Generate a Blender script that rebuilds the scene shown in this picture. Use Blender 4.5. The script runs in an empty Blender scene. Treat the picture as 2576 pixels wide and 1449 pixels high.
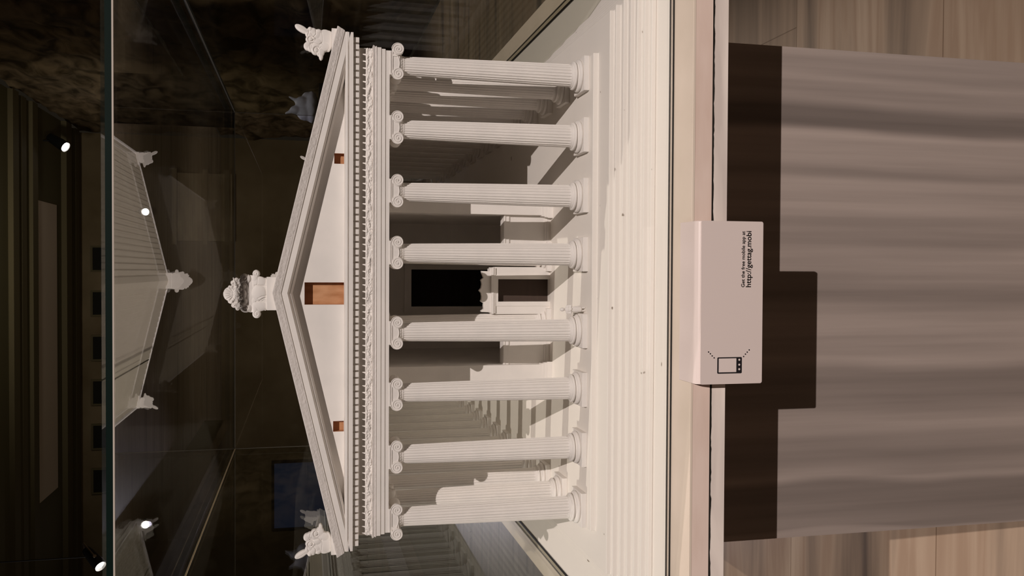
import bpy, bmesh, math, random
from mathutils import Vector, Matrix, noise

# ------------------------------------------------------------------ camera, world, lamps
sc = bpy.context.scene
COL = sc.collection
sc.view_settings.view_transform = 'Standard'
sc.view_settings.look = 'None'
sc.view_settings.gamma = 1.0
sc.view_settings.exposure = 0.0
sc.view_settings.use_curve_mapping = False

sc.cycles.diffuse_bounces = 8
sc.cycles.transparent_max_bounces = 24

CX, CY, CZ = 0.02764, -1.13006, 0.36076
YAW, PITCH, ROLL, FPX = 0.01934, 0.22936, 0.00055, 2232.6
fw = Vector((-math.sin(YAW) * math.cos(PITCH), math.cos(YAW) * math.cos(PITCH), -math.sin(PITCH)))
rt0 = Vector((math.cos(YAW), math.sin(YAW), 0))
up0 = rt0.cross(fw)
rt = rt0 * math.cos(ROLL) + up0 * math.sin(ROLL)
up = -rt0 * math.sin(ROLL) + up0 * math.cos(ROLL)
# the photograph lies on its side: world "up" points to the left edge of the frame
cx_axis, cy_axis, cz_axis = -up, rt, -fw
cam = bpy.data.cameras.new('camera')
cam.sensor_fit = 'HORIZONTAL'
cam.sensor_width = 36.0
cam.lens = FPX * 36.0 / 2576.0
cam.clip_start = 0.01
cam.clip_end = 100
camo = bpy.data.objects.new('camera', cam)
COL.objects.link(camo)
camo.matrix_world = Matrix((
    (cx_axis.x, cy_axis.x, cz_axis.x, CX),
    (cx_axis.y, cy_axis.y, cz_axis.y, CY),
    (cx_axis.z, cy_axis.z, cz_axis.z, CZ),
    (0, 0, 0, 1)))
sc.camera = camo

world = bpy.data.worlds.new('museum_gloom')
sc.world = world
world.use_nodes = True
wb = world.node_tree.nodes['Background']
wb.inputs[0].default_value = (1.0, 0.8, 0.55, 1)
wb.inputs[1].default_value = 0.010


def spot(name, loc, target, energy, cone_deg, blend, color, radius=0.02):
    l = bpy.data.lights.new(name, 'SPOT')
    l.energy = energy
    l.spot_size = math.radians(cone_deg)
    l.spot_blend = blend
    l.color = color
    l.shadow_soft_size = radius
    o = bpy.data.objects.new(name, l)
    COL.objects.link(o)
    o.location = loc
    o.rotation_euler = (Vector(target) - Vector(loc)).to_track_quat('-Z', 'Y').to_euler()
    return o


WARM = (1.0, 0.885, 0.83)
LAMP_A = (1.09, -3.99, 3.45)
LAMP_B = (-4.6, 0.53, 3.2)
spot('spot_front', LAMP_A, (-0.12, 0.1, 0.0), 1010, 26, 0.5, WARM, 0.012)
spot('spot_left', LAMP_B, (0.0, 0.55, 0.1), 700, 72, 0.6, WARM, 0.012)
spot('fill_floor', (-4.6, 16.0, 3.1), (-4.4, 8.0, -1.05), 260, 60, 0.8, (0.86, 0.80, 1.0), 0.05)  # added violet fill for the far left floor, no fitting there
spot('fill_rock_wall', (0.4, 3.0, 4.3), (2.9, 7.0, 1.6), 62, 120, 0.9, (1.0, 0.90, 0.68), 0.05)  # added fill for the rough right wall, no fitting there
spot('fill_hall', (-0.8, 9.0, -0.3), (-1.0, 16.0, 5.0), 100, 120, 1.0, (1.0, 0.90, 0.62), 0.2)  # added upward fill for the dim ceiling
spot('fill_hall_wall', (0.5, 10.0, 4.2), (0.2, 19.3, 1.2), 330, 100, 1.0, (1.0, 0.97, 0.80), 0.2)  # added fill to lift the far wall
spot('fill_far_floor', (1.8, 9.0, 4.4), (2.4, 6.0, -1.05), 230, 80, 1.0, (1.0, 0.92, 0.8), 0.2)  # added fill to brighten the floor far right

spot('fill_figure', (1.0, 4.2, 3.2), (1.30, 6.0, 0.38), 70, 11, 0.6, (0.82, 0.82, 1.0), 0.03)  # added fill aimed only at the pale figure
random.seed(4)
PI = math.pi


# ------------------------------------------------------------------ materials
def mat(name, col, rough=0.6, spec=0.3, metallic=0.0, emit=None, emit_s=0.0):
    m = bpy.data.materials.new(name)
    m.use_nodes = True
    b = m.node_tree.nodes['Principled BSDF']
    b.inputs['Base Color'].default_value = (*col, 1)
    b.inputs['Roughness'].default_value = rough
    b.inputs['Specular IOR Level'].default_value = spec
    b.inputs['Metallic'].default_value = metallic
    if emit:
        b.inputs['Emission Color'].default_value = (*emit, 1)
        b.inputs['Emission Strength'].default_value = emit_s
    return m


def nodes(m):
    return m.node_tree.nodes, m.node_tree.links, m.node_tree.nodes['Principled BSDF']


def add_noise_color(m, c1, c2, scale, stretch=(1, 1, 1), detail=4, lo=0.35, hi=0.65, distortion=0.0, bump=0.0, bump_scale=None):
    n, l, b = nodes(m)
    tc = n.new('ShaderNodeTexCoord')
    mp = n.new('ShaderNodeMapping')
    mp.inputs['Scale'].default_value = stretch
    l.new(tc.outputs['Object'], mp.inputs['Vector'])
    no = n.new('ShaderNodeTexNoise')
    no.inputs['Scale'].default_value = scale
    no.inputs['Detail'].default_value = detail
    no.inputs['Distortion'].default_value = distortion
    l.new(mp.outputs[0], no.inputs['Vector'])
    cr = n.new('ShaderNodeValToRGB')
    cr.color_ramp.elements[0].position = lo
    cr.color_ramp.elements[0].color = (*c1, 1)
    cr.color_ramp.elements[1].position = hi
    cr.color_ramp.elements[1].color = (*c2, 1)
    l.new(no.outputs['Fac'], cr.inputs[0])
    l.new(cr.outputs[0], b.inputs['Base Color'])
    if bump:
        no2 = n.new('ShaderNodeTexNoise')
        no2.inputs['Scale'].default_value = bump_scale or scale
        no2.inputs['Detail'].default_value = 3
        l.new(mp.outputs[0], no2.inputs['Vector'])
        bp = n.new('ShaderNodeBump')
        bp.inputs['Strength'].default_value = bump
        bp.inputs['Distance'].default_value = 0.001
        l.new(no2.outputs['Fac'], bp.inputs['Height'])
        l.new(bp.outputs[0], b.inputs['Normal'])
    return cr


plaster = mat('white_plaster', (0.80, 0.755, 0.70), 0.75, 0.15)
add_noise_color(plaster, (0.78, 0.75, 0.715), (0.83, 0.795, 0.755), 30, bump=0.10, bump_scale=600)
relief_plaster = mat('relief_plaster', (0.80, 0.755, 0.70), 0.75, 0.15)
add_noise_color(relief_plaster, (0.79, 0.755, 0.725), (0.84, 0.80, 0.77), 30, bump=0.9, bump_scale=260)
board = mat('white_board', (0.80, 0.76, 0.70), 0.7, 0.2)
# the odd speck of dirt on the white base
cr = add_noise_color(board, (0.30, 0.25, 0.2), (0.83, 0.79, 0.735), 55, detail=1, lo=0.215, hi=0.235, bump=0.05, bump_scale=200)
roof_m = mat('beige_roof_plaster', (0.50, 0.45, 0.365), 0.8, 0.1)  # darker and yellower than the temple plaster, to dim its mirrored image
terracotta = mat('orange_timber', (0.50, 0.22, 0.09), 0.7)
add_noise_color(terracotta, (0.42, 0.19, 0.08), (0.62, 0.34, 0.18), 90, (1, 1, 0.35), detail=6)
dark_in = mat('dark_interior', (0.02, 0.018, 0.015), 0.9, 0.05)  # near-black, also painted in for the shade of doorway, seam and joint
seal = mat('black_seal', (0.012, 0.011, 0.010), 0.5)
ledge_m = mat('cream_ledge', (0.62, 0.52, 0.43), 0.35, 0.4)
add_noise_color(ledge_m, (0.67, 0.575, 0.47), (0.74, 0.635, 0.53), 9, bump=0.02)
pink = mat('pink_marble', (0.62, 0.48, 0.41), 0.45, 0.4)
add_noise_color(pink, (0.66, 0.50, 0.42), (0.78, 0.63, 0.55), 6, (1, 1, 5))
slab_m = mat('grey_white_marble', (0.60, 0.52, 0.47), 0.4, 0.4)
add_noise_color(slab_m, (0.64, 0.56, 0.51), (0.84, 0.75, 0.68), 5, (1, 1, 4), distortion=1.0)
acrylic = mat('white_acrylic', (0.72, 0.62, 0.58), 0.3, 0.5)
black_print = mat('black_print', (0.015, 0.013, 0.015), 0.5)
screen_white = mat('printed_screen', (0.74, 0.64, 0.60), 0.4)
glass_edge = mat('glass_edge_green', (0.004, 0.010, 0.008), 0.35, 0.08)
glass_rim = mat('clear_green_rim', (0.004, 0.010, 0.008), 0.35, 0.08)
glass_rim.node_tree.nodes['Principled BSDF'].inputs['Alpha'].default_value = 0.18
glass_joint = mat('frosted_glass_joint', (0.42, 0.37, 0.32), 0.6, 0.4)
glass_joint_thin = mat('silicone_joint', (0.55, 0.44, 0.27), 0.4, 0.6)
glass_joint_dim = mat('shaded_joint', (0.07, 0.063, 0.05), 0.4, 0.4)  # darker copy of the joint colour, shade painted on joints that stay unlit
lamp_body = mat('lamp_black', (0.01, 0.01, 0.01), 0.4)
lamp_glow = mat('lamp_glow', (1, 1, 1), 0.5, emit=(1.0, 0.93, 0.85), emit_s=30)
ceiling_m = mat('dark_ceiling', (0.12, 0.10, 0.055), 0.8, 0.1)
beam_m = mat('ceiling_beam', (0.125, 0.098, 0.056), 0.8, 0.1)
panel_m = mat('ceiling_panel', (0.62, 0.50, 0.42), 0.8, 0.1)
backwall_m = mat('dark_back_wall', (0.16, 0.11, 0.06), 0.85, 0.1)
add_noise_color(backwall_m, (0.13, 0.09, 0.05), (0.22, 0.16, 0.10), 0.7)
blue_m = mat('blue_display_panel', (0.06, 0.08, 0.15), 0.7, emit=(0.05, 0.08, 0.20), emit_s=0.07)
rock = mat('ruin_stone', (0.25, 0.17, 0.11), 0.9, 0.1)
add_noise_color(rock, (0.06, 0.04, 0.02), (0.30, 0.21, 0.13), 1.6, (1, 1, 2.4), detail=9, distortion=0.8, bump=1.0, bump_scale=4)
silver = mat('brushed_metal', (0.5, 0.45, 0.38), 0.3, 0.5, 1.0)
tan_stone = mat('tan_stone', (0.42, 0.33, 0.22), 0.85, 0.1)
add_noise_color(tan_stone, (0.30, 0.22, 0.14), (0.50, 0.40, 0.28), 2.5, (1, 1, 3), detail=6)
reflection_m = mat('pale_reflection_tone', (0.55, 0.55, 0.62), 0.6)

# polished glass: thin panes that pass light straight and reflect by angle
glass = bpy.data.materials.new('clear_glass')
glass.use_nodes = True
n = glass.node_tree.nodes
l = glass.node_tree.links
n.clear()
out = n.new('ShaderNodeOutputMaterial')
mix = n.new('ShaderNodeMixShader')
tr = n.new('ShaderNodeBsdfTransparent')
tr.inputs[0].default_value = (0.985, 0.985, 0.985, 1)
gl = n.new('ShaderNodeBsdfGlossy')
gl.inputs['Roughness'].default_value = 0.0
gl.inputs['Color'].default_value = (1, 1, 1, 1)
geo = n.new('ShaderNodeNewGeometry')
dot = n.new('ShaderNodeVectorMath'); dot.operation = 'DOT_PRODUCT'
l.new(geo.outputs['Normal'], dot.inputs[0]); l.new(geo.outputs['Incoming'], dot.inputs[1])
ab = n.new('ShaderNodeMath'); ab.operation = 'ABSOLUTE'
l.new(dot.outputs['Value'], ab.inputs[0])
om = n.new('ShaderNodeMath'); om.operation = 'SUBTRACT'; om.inputs[0].default_value = 1.0
l.new(ab.outputs[0], om.inputs[1])
pw = n.new('ShaderNodeMath'); pw.operation = 'POWER'; pw.inputs[1].default_value = 5.0
l.new(om.outputs[0], pw.inputs[0])
ma = n.new('ShaderNodeMath'); ma.operation = 'MULTIPLY_ADD'; ma.inputs[1].default_value = 0.958; ma.inputs[2].default_value = 0.042
l.new(pw.outputs[0], ma.inputs[0])
l.new(ma.outputs[0], mix.inputs[0]); l.new(tr.outputs[0], mix.inputs[1]); l.new(gl.outputs[0], mix.inputs[2])
l.new(mix.outputs[0], out.inputs['Surface'])

# the right-hand pane mirrors far less than the others (mirroring turned down, shade on the base put in its tint)
low_mirror = glass.copy(); low_mirror.name = 'low_mirror_glass'
for nd in low_mirror.node_tree.nodes:
    if nd.type == 'MATH' and nd.operation == 'MULTIPLY_ADD':
        nd.inputs[1].default_value = 0.35; nd.inputs[2].default_value = 0.004
    if nd.type == 'MATH' and nd.operation == 'POWER':
        nd.inputs[1].default_value = 8.0

for nd in low_mirror.node_tree.nodes:
    if nd.type == 'BSDF_TRANSPARENT':
        nd.inputs[0].default_value = (0.845, 0.85, 0.805, 1)
green = glass.copy(); green.name = 'greenish_glass'
for nd in green.node_tree.nodes:
    if nd.type == 'BSDF_TRANSPARENT':
        nd.inputs[0].default_value = (0.93, 0.945, 0.91, 1)
    if nd.type == 'MATH' and nd.operation == 'MULTIPLY_ADD':
        nd.inputs[1].default_value = 0.62

# veined marble of the pedestal: vertical veins, with a few strong grey bands
ped_m = mat('veined_grey_marble', (0.3, 0.25, 0.22), 0.45, 0.35)
n, l, b = nodes(ped_m)
tc = n.new('ShaderNodeTexCoord')
mp = n.new('ShaderNodeMapping'); mp.inputs['Scale'].default_value = (1, 0.15, 0.03)
l.new(tc.outputs['Object'], mp.inputs['Vector'])
wob = n.new('ShaderNodeTexNoise'); wob.inputs['Scale'].default_value = 1.2; wob.inputs['Detail'].default_value = 2
mp2 = n.new('ShaderNodeMapping'); mp2.inputs['Scale'].default_value = (0.7, 0.7, 1.6)
l.new(tc.outputs['Object'], mp2.inputs['Vector']); l.new(mp2.outputs[0], wob.inputs['Vector'])
sx = n.new('ShaderNodeSeparateXYZ'); l.new(tc.outputs['Object'], sx.inputs[0])
wm = n.new('ShaderNodeMath'); wm.operation = 'MULTIPLY_ADD'; wm.inputs[1].default_value = 0.05
l.new(wob.outputs['Fac'], wm.inputs[0]); l.new(sx.outputs['X'], wm.inputs[2])
mr = n.new('ShaderNodeMapRange'); mr.inputs['From Min'].default_value = -0.335; mr.inputs['From Max'].default_value = 0.385
l.new(wm.outputs[0], mr.inputs['Value'])
band = n.new('ShaderNodeValToRGB')
stops = [(0.0, .92), (0.045, .9), (0.05, .62), (0.13, .55), (0.145, .98), (0.16, .78), (0.19, .62), (0.25, .9), (0.30, .62), (0.345, .60), (0.37, .98), (0.44, .95),
         (0.49, .70), (0.56, .95), (0.60, .80), (0.66, 1.0), (0.705, .93), (0.725, .74), (0.74, .98), (0.795, 1.0), (0.81, .48), (0.84, .50), (0.86, .92), (0.885, .80),
         (0.90, .97), (0.915, .78), (0.94, .95), (0.975, .82), (1.0, .98)]
band.color_ramp.elements[0].position = 0; band.color_ramp.elements[0].color = (stops[0][1],) * 3 + (1,)
band.color_ramp.elements[1].position = 1; band.color_ramp.elements[1].color = (stops[-1][1],) * 3 + (1,)
for p_, v_ in stops[1:-1]:
    e = band.color_ramp.elements.new(p_); e.color = (v_, v_, v_, 1)
l.new(mr.outputs[0], band.inputs[0])
fine = n.new('ShaderNodeTexNoise'); fine.inputs['Scale'].default_value = 55; fine.inputs['Detail'].default_value = 4
l.new(mp.outputs[0], fine.inputs['Vector'])
fr = n.new('ShaderNodeMapRange'); fr.inputs['From Min'].default_value = 0.3; fr.inputs['From Max'].default_value = 0.7
fr.inputs['To Min'].default_value = 0.80; fr.inputs['To Max'].default_value = 1.08
l.new(fine.outputs['Fac'], fr.inputs['Value'])
mu = n.new('ShaderNodeMix'); mu.data_type = 'RGBA'; mu.blend_type = 'MULTIPLY'; mu.inputs['Factor'].default_value = 1.0
l.new(band.outputs[0], mu.inputs['A']); l.new(fr.outputs[0], mu.inputs['B'])
mu2 = n.new('ShaderNodeMix'); mu2.data_type = 'RGBA'; mu2.blend_type = 'MULTIPLY'; mu2.inputs['Factor'].default_value = 1.0
mu2.inputs['B'].default_value = (0.40, 0.335, 0.30, 1)
l.new(mu.outputs['Result'], mu2.inputs['A']); l.new(mu2.outputs['Result'], b.inputs['Base Color'])

# marble floor: beige and grey cross bands, slab joints
floor_m = mat('banded_marble_floor', (0.4, 0.3, 0.22), 0.35, 0.4)
n, l, b = nodes(floor_m)
tc = n.new('ShaderNodeTexCoord')
mp = n.new('ShaderNodeMapping'); mp.inputs['Scale'].default_value = (0.35, 4.2, 1)
l.new(tc.outputs['Object'], mp.inputs['Vector'])
n1 = n.new('ShaderNodeTexNoise'); n1.inputs['Scale'].default_value = 1.6; n1.inputs['Detail'].default_value = 6; n1.inputs['Distortion'].default_value = 0.5
l.new(mp.outputs[0], n1.inputs['Vector'])
cr = n.new('ShaderNodeValToRGB')
els = [(0.30, (0.13, 0.10, 0.08)), (0.40, (0.30, 0.225, 0.165)), (0.50, (0.44, 0.33, 0.24)), (0.56, (0.38, 0.27, 0.19)), (0.66, (0.55, 0.43, 0.32))]
cr.color_ramp.elements[0].position = els[0][0]; cr.color_ramp.elements[0].color = (*els[0][1], 1)
cr.color_ramp.elements[1].position = els[-1][0]; cr.color_ramp.elements[1].color = (*els[-1][1], 1)
for p_, c_ in els[1:-1]:
    e = cr.color_ramp.elements.new(p_); e.color = (*c_, 1)
l.new(n1.outputs['Fac'], cr.inputs[0])
br = n.new('ShaderNodeTexBrick')
br.inputs['Scale'].default_value = 1.0; br.inputs['Brick Width'].default_value = 1.5; br.inputs['Row Height'].default_value = 0.62
br.inputs['Mortar Size'].default_value = 0.0015
br.inputs['Color1'].default_value = (1, 1, 1, 1); br.inputs['Color2'].default_value = (0.86, 0.84, 0.82, 1); br.inputs['Mortar'].default_value = (0.5, 0.45, 0.4, 1)
l.new(tc.outputs['Object'], br.inputs['Vector'])
mu = n.new('ShaderNodeMix'); mu.data_type = 'RGBA'; mu.blend_type = 'MULTIPLY'; mu.inputs['Factor'].default_value = 1.0
l.new(cr.outputs[0], mu.inputs['A']); l.new(br.outputs['Color'], mu.inputs['B']); l.new(mu.outputs['Result'], b.inputs['Base Color'])

# ------------------------------------------------------------------ mesh helpers
def obj(name, bm, m, parent=None, smooth=False, recalc=True, loc=None):
    if recalc:
        bmesh.ops.recalc_face_normals(bm, faces=bm.faces)
    me = bpy.data.meshes.new(name)
    bm.to_mesh(me)
    bm.free()
    if smooth:
        for p in me.polygons:
            p.use_smooth = True
    me.materials.append(m)
    o = bpy.data.objects.new(name, me)
    COL.objects.link(o)
    if parent:
        o.parent = parent
    if loc:
        o.location = loc
    return o


def use(name, me, parent, loc=(0, 0, 0), rotz=0.0):
    o = bpy.data.objects.new(name, me)
    COL.objects.link(o)
    o.parent = parent
    o.location = loc
    o.rotation_euler = (0, 0, rotz)
    return o


def empty(name, loc=(0, 0, 0), parent=None):
    o = bpy.data.objects.new(name, None)
    COL.objects.link(o)
    o.location = loc
    if parent:
        o.parent = parent
    return o


def tag(o, label, cat, group=None, kind=None):
    o['label'] = label
    o['category'] = cat
    if group:
        o['group'] = group
    if kind:
        o['kind'] = kind
    return o


def struct(o):
    o['kind'] = 'structure'
    return o


def box(bm, x0, x1, y0, y1, z0, z1):
    v = [bm.verts.new(p) for p in [(x0, y0, z0), (x1, y0, z0), (x1, y1, z0), (x0, y1, z0), (x0, y0, z1), (x1, y0, z1), (x1, y1, z1), (x0, y1, z1)]]
    for f in [(0, 3, 2, 1), (4, 5, 6, 7), (0, 1, 5, 4), (1, 2, 6, 5), (2, 3, 7, 6), (3, 0, 4, 7)]:
        bm.faces.new([v[i] for i in f])
    return v


def prism(bm, pts, axis, a0, a1):
    """polygon pts in the two other axes, extruded from a0 to a1"""
    def mk(p, a):
        if axis == 'x': return (a, p[0], p[1])
        if axis == 'y': return (p[0], a, p[1])
        return (p[0], p[1], a)
    A = [bm.verts.new(mk(p, a0)) for p in pts]
    B = [bm.verts.new(mk(p, a1)) for p in pts]
    bm.faces.new(A)
    bm.faces.new(B[::-1])
    k = len(pts)
    for i in range(k):
        bm.faces.new([A[i], B[i], B[(i + 1) % k], A[(i + 1) % k]])


def loft(bm, rings, caps=True, closed_path=False):
    R = [[bm.verts.new(p) for p in r] for r in rings]
    k = len(R[0])
    N = len(R)
    for i in range(N if closed_path else N - 1):
        a, b_ = R[i], R[(i + 1) % N]
        for j in range(k):
            bm.faces.new([a[j], a[(j + 1) % k], b_[(j + 1) % k], b_[j]])
    if caps and not closed_path:
        bm.faces.new(R[0][::-1])
        bm.faces.new(R[-1])


def lathe(bm, prof, nseg=48, axis='z', c=(0, 0, 0)):
    rings = []
    for r, h in prof:
        ring = []
        for i in range(nseg):
            t = 2 * PI * i / nseg
            a, b_ = r * math.cos(t), r * math.sin(t)
            if axis == 'z': p = (c[0] + a, c[1] + b_, c[2] + h)
            elif axis == 'y': p = (c[0] + a, c[1] + h, c[2] + b_)
            else: p = (c[0] + h, c[1] + a, c[2] + b_)
            ring.append(p)
        rings.append(ring)
    loft(bm, rings)


def tube(bm, pts, r, nseg=6):
    rings = []
    pts = [Vector(p) for p in pts]
    for i, p in enumerate(pts):
        d = (pts[min(i + 1, len(pts) - 1)] - pts[max(i - 1, 0)]).normalized()
        u = d.orthogonal().normalized() if i == 0 else (prev - prev.dot(d) * d).normalized()
        prev = u
        w = d.cross(u)
        rr = r[i] if isinstance(r, (list, tuple)) else r
        rings.append([p + (u * math.cos(2 * PI * k / nseg) + w * math.sin(2 * PI * k / nseg)) * rr for k in range(nseg)])
    loft(bm, rings)


def ball(bm, c, r, sub=2, rot=None):
    """ellipsoid, r a number or a triple"""
    if not isinstance(r, (tuple, list)):
        r = (r, r, r)
    M = Matrix.Translation(Vector(c)) @ (rot.to_4x4() if rot else Matrix.Identity(4)) @ Matrix.Diagonal((*r, 1))
    bmesh.ops.create_icosphere(bm, subdivisions=sub, radius=1.0, matrix=M)


def limb(bm, p0, p1, r0, r1, steps=7):
    for i in range(steps):
        t = i / (steps - 1)
        ball(bm, Vector(p0).lerp(Vector(p1), t), r0 + (r1 - r0) * t, 2)


def remesh(o, voxel, smooth=4):
    m = o.modifiers.new('remesh', 'REMESH')
    m.mode = 'VOXEL'
    m.voxel_size = voxel
    m.use_smooth_shade = True
    s = o.modifiers.new('smooth', 'SMOOTH')
    s.factor = 0.5
    s.iterations = smooth


# ------------------------------------------------------------------ temple dimensions (scale 1 : 50)
HW = 0.2864                    # half distance between corner column axes
SF = 0.08764                   # flank spacing
L = 14 * SF                    # depth between first and last column axes
XS = [-HW, -0.2064, -0.1275, -0.0503, 0.0503, 0.1275, 0.2064, HW]
SLOPE = 0.236

temple = empty('temple_model', (0, 0, 0))
tag(temple, 'large white plaster scale model of an eight-columned Greek temple with fluted Ionic columns under glass', 'architectural model')


def ring(bm, prof, hx=0.0, L0=0.0, L1=L):
    st = []
    for sx_, sy_ in ((-1, 0), (1, 0), (1, 1), (-1, 1)):
        r_ = []
        for h, z in prof:
            x = sx_ * (HW + h + hx)
            y = (L1 + h) if sy_ else (L0 - h)
            r_.append((x, y, z))
        st.append(r_)
    loft(bm, st, closed_path=True)


def gable_ring(bm, prof):
    """profile (h, z above the ridge reference) carried round the gables and along the eaves"""
    st = []
    for sx_, y1 in ((-1, 0), (0, 0), (1, 0), (1, 1), (0, 1), (-1, 1)):
        r_ = []
        for h, z in prof:
            y = (L + h) if y1 else -h
            r_.append((sx_ * (HW + h), y, z - abs(sx_) * SLOPE * (HW + h)))
        st.append(r_)
    loft(bm, st, closed_path=True)


# ---- stepped platform
bm = bmesh.new()
steps = [(0.0385, 0.0, -0.0071), (0.0812, -0.0071, -0.0130), (0.0869, -0.0130, -0.0198), (0.0953, -0.0198, -0.0256),
         (0.1037, -0.0256, -0.0315), (0.1121, -0.0315, -0.0373), (0.1205, -0.0373, -0.0432), (0.1290, -0.0432, -0.0490)]
prev = None
loops = []
for h, z1, z0 in steps:
    for z in (z1, z0):
        loops.append([(-(HW + h - 0.016), -h, z), (HW + h - 0.016, -h, z), (HW + h - 0.016, L + h, z), (-(HW + h - 0.016), L + h, z)])
loft(bm, loops, caps=True)
o = obj('stepped_platform', bm, board, temple)
bv = o.modifiers.new('bevel', 'BEVEL'); bv.width = 0.0009; bv.segments = 2; bv.limit_method = 'ANGLE'

# ---- column meshes
def column_meshes():
    # fluted shaft
    bm = bmesh.new()
    NF, PF = 24, 8
    def prof_r(z):
        t = (z - 0.0180) / (0.2368 - 0.0180)
        t = min(t, 1.0)
        return 0.01475 - (0.01475 - 0.0118) * (t ** 1.25)
    zs = [(0.0168, 1.10, 0), (0.0182, 1.09, 0), (0.0192, 1.03, 0), (0.0208, 1.0, 0), (0.0216, 1.0, 0.45), (0.0226, 1, 0.85), (0.0240, 1, 1)]
    zs += [(0.024 + (0.2372 - 0.024) * k / 10, 1, 1) for k in range(1, 11)]
    zs += [(0.2384, 1, 0.85), (0.2391, 1, 0.45), (0.2396, 1, 0), (0.2410, 1.0, 0)]
    rings = []
    for z, k, fl in zs:
        r = prof_r(min(max(z, 0.018), 0.2368)) * k
        ring_ = []
        for f in range(NF):
            for p in range(PF):
                t = p / PF
                a = 2 * PI * (f + t) / NF
                d = 0.0
                if t > 0.12:
                    s = (t - 0.12) / 0.88
                    d = math.sqrt(max(0.0, 1 - (2 * s - 1) ** 2))
                rr = r - 0.00095 * fl * d * (r / 0.0147)
                ring_.append((rr * math.cos(a), rr * math.sin(a), z))
        rings.append(ring_)
    loft(bm, rings)
    bmesh.ops.recalc_face_normals(bm, faces=bm.faces)
    shaft = bpy.data.meshes.new('shaft'); bm.to_mesh(shaft); bm.free()
    # attic base
    bm = bmesh.new()
    prof = [(0.002, 0.0068), (0.0195, 0.0068)]
    for k in range(9):
        a = -PI / 2 + PI * k / 8
        prof.append((0.0192 + 0.0022 * math.cos(a), 0.0092 + 0.0024 * math.sin(a)))
    prof += [(0.0178, 0.0118), (0.0166, 0.0125), (0.0162, 0.0133), (0.0168, 0.0140)]
    for k in range(7):
        a = -PI / 2 + PI * k / 6
        prof.append((0.0170 + 0.0017 * math.cos(a), 0.0157 + 0.0016 * math.sin(a)))
    prof += [(0.0162, 0.0175), (0.002, 0.0175)]
    lathe(bm, prof, 56)
    bmesh.ops.recalc_face_normals(bm, faces=bm.faces)
    base = bpy.data.meshes.new('base'); bm.to_mesh(base); bm.free()
    for p in base.polygons: p.use_smooth = True
    bm = bmesh.new()
    box(bm, -0.0225, 0.0225, -0.0225, 0.0225, 0, 0.0070)
    bmesh.ops.bevel(bm, geom=list(bm.edges), offset=0.0004, segments=1, affect='EDGES')
    plinth = bpy.data.meshes.new('plinth'); bm.to_mesh(plinth); bm.free()

    def spiral(bm, cx, cz, y, s, ny=True, r0=0.0069, tr=0.00050):
        pts = []
        rad = []
        N = 52
        for k in range(N):
            t = k / (N - 1)
            a = PI / 2 - s * 0 + (-s) * (-t * 2 * PI * 2.4)
            r = r0 * (1 - t) ** 0.85 + 0.0010
            if s > 0: ang = PI / 2 - t * 2 * PI * 2.4
            else: ang = PI / 2 + t * 2 * PI * 2.4
            pts.append((cx + r * math.cos(ang), y, cz + r * math.sin(ang)))
            rad.append(tr * (1 - 0.35 * t))
        tube(bm, pts, rad, 6)
        ball(bm, (cx, y, cz), (0.0012, 0.0008, 0.0012), 2)

    def cap(corner):
        bm = bmesh.new()
        lathe(bm, [(0.003, 0.2398), (0.0120, 0.2398), (0.0125, 0.2404), (0.0121, 0.2411), (0.0130, 0.2422), (0.0142, 0.2436), (0.0146, 0.2450), (0.003, 0.2450)], 40)
        # egg row on the echinus
        for k in range(24):
            a = 2 * PI * k / 24
            ball(bm, (0.0134 * math.cos(a), 0.0134 * math.sin(a), 0.2434), (0.0010, 0.0010, 0.0014), 1)
        zc, R = 0.2479, 0.0073
        XV = 0.0131
        def front(sgn):          # cushion face looking to sgn*y
            yf = sgn * 0.0166
            top, bot = 0.2551, 0.2462
            bx = [(-XV, yf * 0.86), (XV, yf * 0.86)]
            box(bm, -XV, XV, min(0, yf * 0.90), max(0, yf * 0.90), 0.2452, top)
            pts = [(-XV + 2 * XV * k / 12, yf * 0.94, top - 0.0005) for k in range(13)]
            tube(bm, pts, 0.0006, 6)
            pts = [(-XV * 0.62 + 2 * XV * 0.62 * k / 12, yf * 0.93, 0.2478 - 0.0020 * math.sin(PI * k / 12)) for k in range(13)]
            tube(bm, pts, 0.0006, 6)
        def volute(x, y0, y1, s, face):
            prof = [(0.001, y0), (R, y0), (R, y0 + (y1 - y0) * .12), (R * .80, y0 + (y1 - y0) * .35), (R * .74, (y0 + y1) / 2), (R * .80, y0 + (y1 - y0) * .65), (R, y0 + (y1 - y0) * .88), (R, y1), (0.001, y1)]
            lathe(bm, prof, 36, 'y', (x, 0, zc))
            for f in face:
                spiral(bm, x, zc, f, s)
        front(-1); front(1)
        if not corner:
            for s in (-1, 1):
                volute(s * XV, -0.0163, 0.0163, s, (-0.0167, 0.0167))
        else:
            # corner at (+x, -y): outer volutes thrown out on the diagonal
            volute(-XV, -0.0163, 0.0163, -1, (-0.0167, 0.0167))
            volute(XV + 0.0036, -0.0186, -0.0125, 1, (-0.0190,))
            box(bm, 0.008, XV + 0.0036, -0.0160, -0.006, 0.2475, 0.2550)
            tube(bm, [(XV - 0.002, -0.0160, 0.2546), (XV + 0.0035, -0.0176, 0.2546)], 0.0008, 6)
            # the same on the flank face
            lathe(bm, [(0.001, 0.0130), (R * .9, 0.0130), (R * .9, 0.0200), (0.001, 0.0200)], 36, 'x', (0, -0.0112, zc))
            lathe(bm, [(0.001, 0.0090), (R, 0.0090), (R, 0.0163), (0.001, 0.0163)], 36, 'x', (0, XV, zc))
            box(bm, 0.0, 0.0150, -XV, XV, 0.2452, 0.2551)
        # abacus
        box(bm, -0.0137, 0.0137, -0.0150, 0.0150, 0.2549, 0.2562)
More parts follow.
